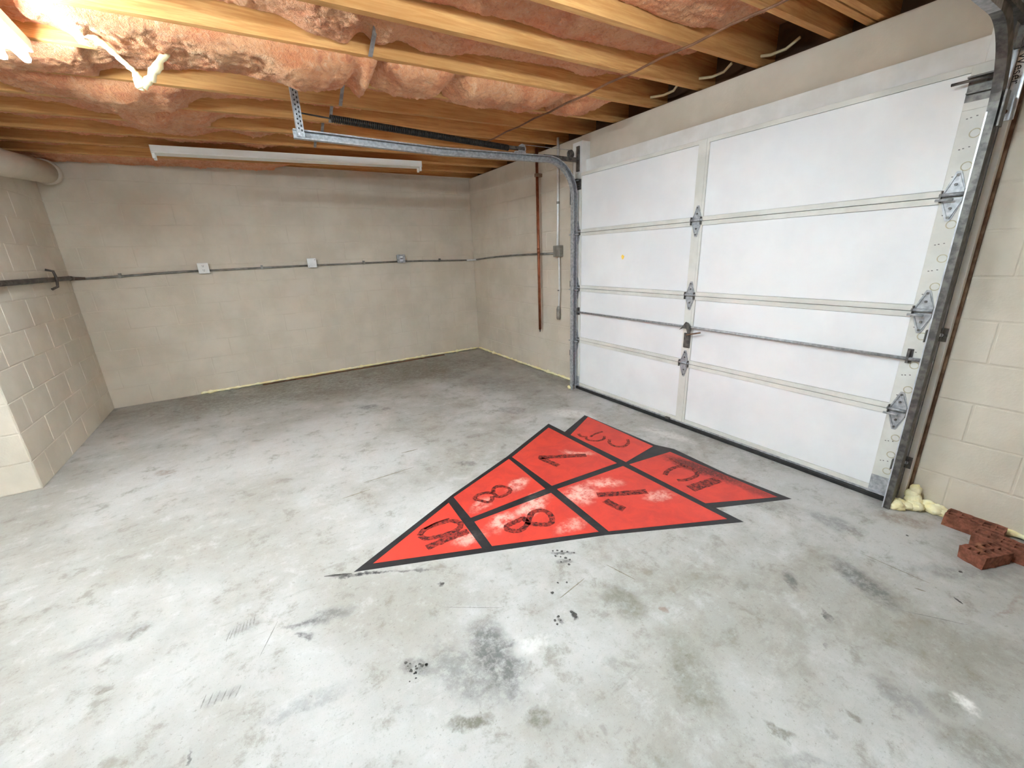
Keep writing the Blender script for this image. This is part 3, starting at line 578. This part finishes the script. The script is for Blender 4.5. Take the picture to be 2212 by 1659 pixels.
tl = track('door_track', -2.502, 1, -2.50, 'galvanised door track at the far end of the garage door, running left under the joists', 0, 0)
tr = track('door_track', -5.162, -1, -2.55, 'galvanised door track at the near end of the garage door', 0, 0)
for yy, root in ((-2.47, tl), (-5.175, tr)):
    MB().box(-.115, -.10, yy-.018, yy+.018, 2.12, 2.33).build('wall_angle', 'galv_dark', root)
    MB().box(-.50, -.10, yy-.004, yy+.004, 2.205, 2.235).box(-.50, -.10, yy-.012, yy+.012, 2.198, 2.205).build('track_arm', 'galv_dark', root)
    MB().box(-.80, -.70, yy-.016, yy+.016, 2.222, 2.235).build('arm_clip', 'galv', root)
def spring(y, label):
    root = thing('extension_spring', (-1.5, y, 2.25), label, 'spring', 'extension springs')
    p0, p1 = Vector((-2.25, y, 2.315)), Vector((-.86, y, 2.258)); d = p1-p0; turns = 105; path = []
    a = Vector((0, 1, 0)); c = d.normalized().cross(a)
    for i in range(turns*8+1):
        t = i/(turns*8); an = 2*math.pi*turns*t; path.append(p0+d*t+(a*math.cos(an)+c*math.sin(an))*.019)
    MB().tube(path, .0062, 5).build('coil', 'spring', root, smooth=True)
    MB().tube([p0+Vector((-.20, 0, .012)), p0, p0+d*.02], .005, 6).build('hook_rod', 'spring', root, smooth=True)
    pc = Vector((-.72, y, 2.262))
    MB().tube([pc+Vector((0, -.009, 0)), pc+Vector((0, -.004, 0)), pc+Vector((0, .004, 0)), pc+Vector((0, .009, 0))], [.036, .030, .030, .036], 18).build('pulley_wheel', 'galv', root, smooth=False)
    MB().box(-.87, -.70, y-.014, y-.011, 2.250, 2.274).box(-.87, -.70, y+.011, y+.014, 2.250, 2.274).build('pulley_fork', 'galv_dark', root)
    p2 = Vector((-.185, y, 2.262))
    MB().tube([p2+Vector((0, -.009, 0)), p2+Vector((0, -.004, 0)), p2+Vector((0, .004, 0)), p2+Vector((0, .009, 0))], [.036, .030, .030, .036], 18).build('pulley_wheel', 'galv_dark', root)
    MB().tube([(-.72, y, 2.295), (-.185, y, 2.295)], .0022, 5).build('lift_cable', 'galv', root)
    MB().tube([(-.155, y, 2.262), (-.155, y, .06)], .0018, 5).build('lift_cable', 'galv_dark', root)
spring(-2.455, 'dark stretched coil spring above the far door track')
spring(-5.185, 'coil spring and pulley above the near door track, by the corner of the frame')
# ------------------------------------------------------------------ services on the walls
cp = thing('copper_pipe', (-.06, -1.748, .53), 'vertical copper pipe standing off the wall beside the garage door', 'pipe')
MB().tube([(-.06, -1.75, .535), (-.06, -1.748, 1.3), (-.06, -1.745, 2.47)], .0165, 16).build('pipe_run', 'copper', cp, smooth=True)
MB().tube([(-.06, -1.748, 1.40), (-.06, -1.748, 1.46)], .0185, 16).build('coupling', 'copper', cp, smooth=True)
MB().tube([(-.06, -1.75, .52), (-.06, -1.75, .54)], .010, 10).tube([(-.06, -1.75, .525), (-.075, -1.77, .515)], .008, 8).build('pipe_end', 'iron', cp, smooth=True)
MB().box(-.085, -.005, -1.768, -1.728, 2.19, 2.225).build('pipe_clamp', 'rust', cp, bevel=.004)
em = thing('conduit', (-.02, -2.05, .68), 'bright zinc conduit from the ceiling down to a grey box beside the garage door', 'conduit')
MB().tube([(-.022, -2.062, 2.50), (-.022, -2.058, 1.9), (-.022, -2.052, 1.56), (-.03, -2.060, 1.47)], .0125, 12).build('riser', 'emt', em, smooth=True)
for z in (1.90,): MB().tube([(-.022, -2.058, z-.012), (-.022, -2.058, z+.012)], .0155, 12).build('coupling', 'emt_dull', em)
jbx = MB().box(-.058, -.004, -2.125, -2.015, 1.36, 1.475).build('junction_box', 'box_grey', em, bevel=.005)
MB().box(-.062, -.058, -2.121, -2.019, 1.364, 1.471).build('cover_plate', 'box_grey', jbx, bevel=.003)
cd = thing('hanging_cord', (-.02, -2.07, .68), 'short zinc cord drop ending in a grey connector below the box', 'cord')
MB().tube([(-.03, -2.080, 1.355), (-.028, -2.083, 1.25), (-.028, -2.086, 1.0), (-.03, -2.075, .83)], .0105, 10).build('drop', 'emt', cd, smooth=True)
MB().tube([(-.03, -2.072, .835), (-.03, -2.071, .815), (-.03, -2.070, .80), (-.03, -2.068, .70), (-.03, -2.068, .685)], [.012, .020, .024, .024, .018], 12).build('connector', 'box_grey', cd, smooth=True)
MB().box(-.045, -.018, -2.092, -2.070, 1.0, 1.012).build('cord_clip', 'emt_dull', cd)
bc = thing('conduit', (-2.0, -.02, 1.35), 'long zinc conduit across the back wall, turning the corner to the grey box', 'conduit')
zs = lambda x: interp([(-4.36, 1.335), (-3.3, 1.362), (-2.2, 1.368), (-1.1, 1.370), (-.05, 1.348)], x)
for xa_, xb_ in ((-4.36, -3.348), (-3.252, -2.266), (-2.168, -1.164), (-1.058, -.09)):
    MB().tube([(lerp(xa_, xb_, i/6), -.02, zs(lerp(xa_, xb_, i/6))) for i in range(7)], .0105, 12).build('wall_run', 'emt_dull', bc, smooth=True)
MB().tube([(-.13, -.02, 1.349), (-.06, -.022, 1.348), (-.032, -.032, 1.348), (-.022, -.065, 1.349), (-.02, -.13, 1.352)], .0135, 12).build('corner_elbow', 'emt', bc, smooth=True)
MB().tube([(-.02, -.11, 1.351), (-.02, -.35, 1.364), (-.02, -.7, 1.381), (-.02, -1.1, 1.391), (-.02, -1.5, 1.395), (-.02, -2.02, 1.397)], .0105, 12).build('side_run', 'emt_dull', bc, smooth=True)
for x in (-4.0, -2.75, -1.6, -.55): MB().box(x-.011, x+.011, -.034, 0, zs(x)-.014, zs(x)+.03).build('pipe_strap', 'emt_dull', bc)
def wallbox(x0, x1, z0, z1, label, kind):
    xm, zm = (x0+x1)/2, (z0+z1)/2
    t = thing('outlet_box', (xm, -.02, z0), label, 'outlet', 'outlets along the back wall')
    MB().box(x0+.004, x1-.004, -.045, -.006, z0+.004, z1-.004).build('box_body', 'box_grey', t, bevel=.004)
    m = {'duplex': 'plastic_white', 'blank': 'emt', 'metal': 'galv'}[kind]
    MB().box(x0, x1, -.052, -.045, z0, z1).build('cover_plate', m, t, bevel=.005)
    if kind == 'duplex':
        for s in (-1, 1):
            f = MB().tube([(xm, -.052, zm+s*.022), (xm, -.055, zm+s*.022)], .016, 14).build('socket_face', 'plastic_white', t)
            MB().box(xm-.008, xm-.005, -.0556, -.0548, zm+s*.022-.002, zm+s*.022+.008).box(xm+.005, xm+.008, -.0556, -.0548, zm+s*.022-.002, zm+s*.022+.008).box(xm-.003, xm+.003, -.0556, -.0548, zm+s*.022-.011, zm+s*.022-.006).build('socket_slots', 'black', f)
    if kind == 'metal':
        MB().box(xm-.022, xm+.022, -.060, -.052, zm-.035, zm+.035).build('raised_centre', 'galv_white', t, bevel=.003)
        MB().box(xm-.012, xm+.012, -.066, -.060, zm+.012, zm+.03).build('rocker', 'plastic_white', t)
        MB().box(xm-.018, xm+.018, -.061, -.0600, zm-.004, zm+.006).build('dark_gap', 'galv_dark', t)
    if kind == 'blank':
        for s in (-1, 1): cyl((xm+s*.035, -.054, zm+s*.035), (xm+s*.035, -.052, zm+s*.035), .004, 8).build('screw', 'galv_dark', t)
wallbox(-3.350, -3.250, 1.333, 1.443, 'white duplex outlet, leftmost box on the back wall conduit', 'duplex')
wallbox(-2.268, -2.166, 1.343, 1.452, 'pale blank cover box, middle one on the back wall conduit', 'blank')
wallbox(-1.166, -1.056, 1.352, 1.460, 'shiny metal box with raised centre, nearest the corner on the back wall', 'metal')
lc = thing('conduit', (XL+.03, -1.0, 1.33), 'thick dark pipe along the left stub wall at socket height', 'conduit')
MB().tube([(XL+.032, -1.91, 1.347), (XL+.032, -1.0, 1.346), (XL+.032, -.10, 1.347)], .020, 14).build('pipe_run', 'iron', lc, smooth=True)
MB().tube([(XL+.032, -.13, 1.347), (XL+.034, -.06, 1.345), (XL+.05, -.03, 1.342), (XL+.12, -.022, 1.338)], [.022, .020, .016, .012], 12).build('reducing_elbow', 'iron', lc, smooth=True)
MB().tube([(XL+.008, -.545, 1.43), (XL+.05, -.53, 1.415), (XL+.06, -.545, 1.35), (XL+.05, -.55, 1.285), (XL+.008, -.55, 1.265)], .010, 8).build('pipe_clamp', 'iron', lc, smooth=True)
dp = thing('drain_pipe', (-4.25, -.9, 2.0), 'fat beige painted pipe slung under the joists along the left wall', 'pipe')
MB().tube([(-4.262, -2.3, 2.045), (-4.262, -1.6, 2.115), (-4.262, -.8, 2.195), (-4.262, -.16, 2.258)], .093, 26).build('pipe_run', 'paint', dp, smooth=True)
MB().tube([(-4.262, -.18, 2.256), (-4.262, -.13, 2.261), (-4.262, -.07, 2.266), (-4.262, -.035, 2.268)], [.103, .106, .10, .07], 26).build('pipe_hub', 'paint', dp, smooth=True)
# unlit strip light under the joists
fx = thing('strip_light', (-2.22, -.84, 2.32), 'long white unlit strip light without tubes under the joists by the back wall', 'light')
xa, xb = -3.405, -1.03
def zt(x): return zc(x)-.002
mb = MB(); pr_ = [(-.888, -.052), (-.902, -.0), (-.773, 0), (-.787, -.052)]
for x in (xa, xb):
    for y, z in pr_: mb.v.append((x, y, zt(x)+z))
mb.f = [(3, 2, 1, 0), (4, 5, 6, 7), (0, 1, 5, 4), (1, 2, 6, 5), (2, 3, 7, 6), (3, 0, 4, 7)]
mb.build('channel', 'fixture', fx)
mb = MB()
for x in (xa, xb):
    for y, z in [(-.905, -.058), (-.905, -.050), (-.77, -.050), (-.77, -.058)]: mb.v.append((x, y, zt(x)+z))
mb.f = [(3, 2, 1, 0), (4, 5, 6, 7), (0, 1, 5, 4), (1, 2, 6, 5), (2, 3, 7, 6), (3, 0, 4, 7)]
mb.build('cover_lip', 'fixture', fx)
for x, s in ((xa, 1), (xb, -1)):
    MB().box(min(x, x+s*.004), max(x, x+s*.004), -.905, -.77, zt(x)-.06, zt(x)).build('end_plate', 'fixture', fx)
    for y in (-.875, -.80): MB().box(min(x, x+s*.022), max(x, x+s*.022), y-.013, y+.013, zt(x)-.098, zt(x)-.055).build('lamp_holder', 'fixture', fx, bevel=.003)
# lit fluorescent lamps: one visible, two added out of view for fill
def lit(cx, cy, along, label, m, drop=0):
    root = thing('strip_light', (cx, cy, 2.26), label, 'light'); h = .62; zt_ = zc(cx)-.004-drop
    def bx(u0, u1, v0, v1, z0, z1):
        return MB().box(cx+v0, cx+v1, cy+u0, cy+u1, z0, z1) if along == 'y' else MB().box(cx+u0, cx+u1, cy+v0, cy+v1, z0, z1)
    bx(-h, h, -.065, .065, zt_-.05, zt_).build('channel', 'fixture', root, bevel=.004)
    for v in (-.036, .036):
        e = [(cx+v, cy+s*(h-.02), zt_-.082) if along == 'y' else (cx+s*(h-.02), cy+v, zt_-.082) for s in (-1, 1)]
        MB().tube(e, .0165, 12).build('tube', m, root, smooth=True)
        for s in (-1, 1): bx(s*(h-.005)-.012, s*(h-.005)+.012, v-.009, v+.009, zt_-.09, zt_-.045).build('lamp_holder', 'fixture', root, bevel=.003)
    if drop:
        for s in (-.4, .4): cyl((cx+s, cy, zt_-.002), (cx+s, cy, zc(cx)), .003, 6).build('hanger_rod', 'galv', root)
lit(-3.60, -3.43, 'y', 'glowing fluorescent strip light at the upper left edge of the frame', 'tube_a')
lit(-2.10, -5.03, 'x', 'added unseen fluorescent fill light overhead near the camera, above the frame', 'fill_tube_b', .10)  # added fixture, brightens the door and near right wall
lit(-5.30, -4.55, 'x', 'added unseen fluorescent fill light in the left part of the garage, beyond the frame', 'fill_tube_c')  # added fixture, brightens the left side and back wall
# cables
tag(MB().tube([(-.80, -1.75, zc(-.8)-.01)]+[(-.79+.006*i, -1.9-.2*i, zc(-.78)-.020-(.008 if i % 2 else 0)) for i in range(0, 18)], .0065, 7).build('brown_cable', 'cable_dark', smooth=True), 'thin brown cable strung under the joists across the room', 'cable')
for (p, lab) in (([(-.016, -4.012, 2.505), (.03, -4.08, 2.50), (.045, -4.16, 2.505), (.03, -4.24, 2.53)], 'cream cable loop at the joist end nearest the camera above the door'),
                 ([(-.026, -3.632, 2.51), (.02, -3.70, 2.505), (.03, -3.78, 2.51), (.0, -3.85, 2.53)], 'cream cable loop above the door centre'),
                 ([(-.045, -3.232, 2.51), (.0, -3.32, 2.505), (.01, -3.40, 2.512), (-.03, -3.478, 2.535)], 'cream cable loop farthest from the camera, above the far door half')):
    tag(MB().tube(p, .009, 7).build('cable_loop', 'cable', smooth=True), lab, 'cable', 'cable loops at the joist ends')
# ------------------------------------------------------------------ foam, wood strip, bricks
def bead(pts, r, name, label, seg=.03, jit=.35, sz=.6):
    path = []; rad = []
    for a, b in zip(pts, pts[1:]):
        a, b = Vector(a), Vector(b); n = max(2, int((b-a).length/seg))
        for i in range(n):
            p = a.lerp(b, i/n)+Vector((random.uniform(-1, 1), random.uniform(-1, 1), random.uniform(-.4, .8)))*r*.35
            path.append(p); rad.append(r*(1+random.uniform(-jit, jit))*(1.9 if random.random() < .06 else 1))
    path.append(Vector(pts[-1])); rad.append(r*.6)
    return tag(MB().tube(path, rad, 8, jit=.12).build(name, 'foam', smooth=True), label, 'foam')
bead([(-3.62, -.012, .014), (-2.6, -.012, .018), (-1.4, -.012, .022), (-.03, -.02, .022)], .012, 'foam_bead', 'yellow spray foam bead along the foot of the back wall')
bead([(-.012, -.03, .02), (-.012, -1.2, .016), (-.012, -2.38, .016)], .012, 'foam_bead', 'yellow spray foam bead between the corner and the garage door')
bead([(-.02, -5.40, .012), (-.012, -5.62, .016), (-.012, -6.0, .012)], .014, 'foam_bead', 'yellow spray foam at the foot of the wall behind the bricks')
tag(MB().box(-3.0, -.62, -.064, -.036, .0, .010).build('wood_strip', 'bark_strip'), 'thin dark brown wood strip lying along the foot of the back wall', 'wood strip')
def blob(cs, name, label, cat='foam', m='foam'):
    root = thing(name, (cs[0][0], cs[0][1], 0), label, cat)
    for (x, y, z, r, sx, sy, sz) in cs:
        mb = MB(); nu, nv = 14, 9; off = Vector((x*50, y*50, z*50))
        for i in range(nv+1):
            th = math.pi*i/nv
            for j in range(nu):
                ph = 2*math.pi*j/nu; d = Vector((math.sin(th)*math.cos(ph), math.sin(th)*math.sin(ph), math.cos(th)))
                q = r*(1+.28*noise.noise(d*1.9+off))
                mb.v.append((x+d.x*q*sx, y+d.y*q*sy, max(.001, z+d.z*q*sz)))
        for i in range(nv):
            for j in range(nu): mb.f.append((i*nu+j, (i+1)*nu+j, (i+1)*nu+(j+1) % nu, i*nu+(j+1) % nu))
        mb.build('foam_lump', m, root, smooth=True)
    return root
rr = random.Random(3); lumps = []
for i in range(26):
    t = rr.random(); x = lerp(-.175, -.05, min(1, t*1.6))+rr.uniform(-.012, .012); y = lerp(-5.18, -5.35, t)+rr.uniform(-.012, .012)
    lumps.append((x, y, rr.uniform(.010, .030), rr.uniform(.018, .032), 1.15, 1.25, .8))
lumps += [(-.055, -5.222, .06, .030, 1, 1, 1.2), (-.05, -5.228, .095, .024, 1, 1.1, 1.2), (-.07, -5.235, .035, .036, 1, 1.1, 1)]
blob(lumps, 'foam_blob', 'lumpy pale yellow spray foam at the near foot of the door jamb')
blob([(-.20, -2.475, .015, .022, 1, 1, .9), (-.185, -2.44, .012, .016, 1, 1, .9)], 'foam_blob', 'small yellow foam dab at the foot of the far door track')
def brick(cx, cy, rot, L, label, z=0.0, W=.092, H=.06):
    ca, sa = math.cos(rot), math.sin(rot)
    root = thing('brick', (cx, cy, z), label, 'brick', 'loose bricks by the wall'); mb = MB(); nl = 5 if L > .18 else 4
    # solid brick with cored holes: built as a grid of cells, holes are sunk wells
    gx = [-L/2]; 
    for i in range(nl):
        c = -L/2+L*(i+.5)/nl; gx += [c-.013, c+.013]
    gx.append(L/2); gy = [-W/2, -.026, -.006, .006, .026, W/2]
    idx = {}
    def v(i, j, zz):
        k = (i, j, zz)
        if k not in idx:
            x, y = gx[i], gy[j]; e = .0025
            px, py = x+random.uniform(-e, e), y+random.uniform(-e, e); idx[k] = len(mb.v); mb.v.append((cx+px*ca-py*sa, cy+px*sa+py*ca, z+zz+random.uniform(-.001, .001)*(zz > .01)))
        return idx[k]
    nxg, nyg = len(gx)-1, len(gy)-1
    for i in range(nxg):
        for j in range(nyg):
            hole = (i % 2 == 1) and j in (1, 3)
            if hole:
                t = [v(i, j, H), v(i+1, j, H), v(i+1, j+1, H), v(i, j+1, H)]; b = [v(i, j, .012), v(i+1, j, .012), v(i+1, j+1, .012), v(i, j+1, .012)]
                mb.f.append(tuple(b)); mb.f += [(t[q], t[(q+1) % 4], b[(q+1) % 4], b[q]) for q in range(4)]
            else: mb.f.append((v(i, j, H), v(i+1, j, H), v(i+1, j+1, H), v(i, j+1, H)))
    for i in range(nxg):
        mb.f.append((v(i, 0, .0), v(i+1, 0, .0), v(i+1, 0, H), v(i, 0, H))); mb.f.append((v(i, nyg, .0), v(i, nyg, H), v(i+1, nyg, H), v(i+1, nyg, .0)))
    for j in range(nyg):
        mb.f.append((v(0, j, .0), v(0, j, H), v(0, j+1, H), v(0, j+1, .0))); mb.f.append((v(nxg, j, .0), v(nxg, j+1, .0), v(nxg, j+1, H), v(nxg, j, H)))
    mb.f.append((v(0, 0, .0), v(0, nyg, .0), v(nxg, nyg, .0), v(nxg, 0, .0)))
    mb.build('brick_body', 'brick', root)
    return root
brick(-.105, -5.472, math.pi/2, .20, 'cored brick against the wall, next to the yellow foam')
brick(-.207, -5.59, math.radians(86), .20, 'dark red brick wedged between the other two bricks')
brick(-.345, -5.555, math.radians(-21), .16, 'cored broken brick nearest the camera, turned at an angle')
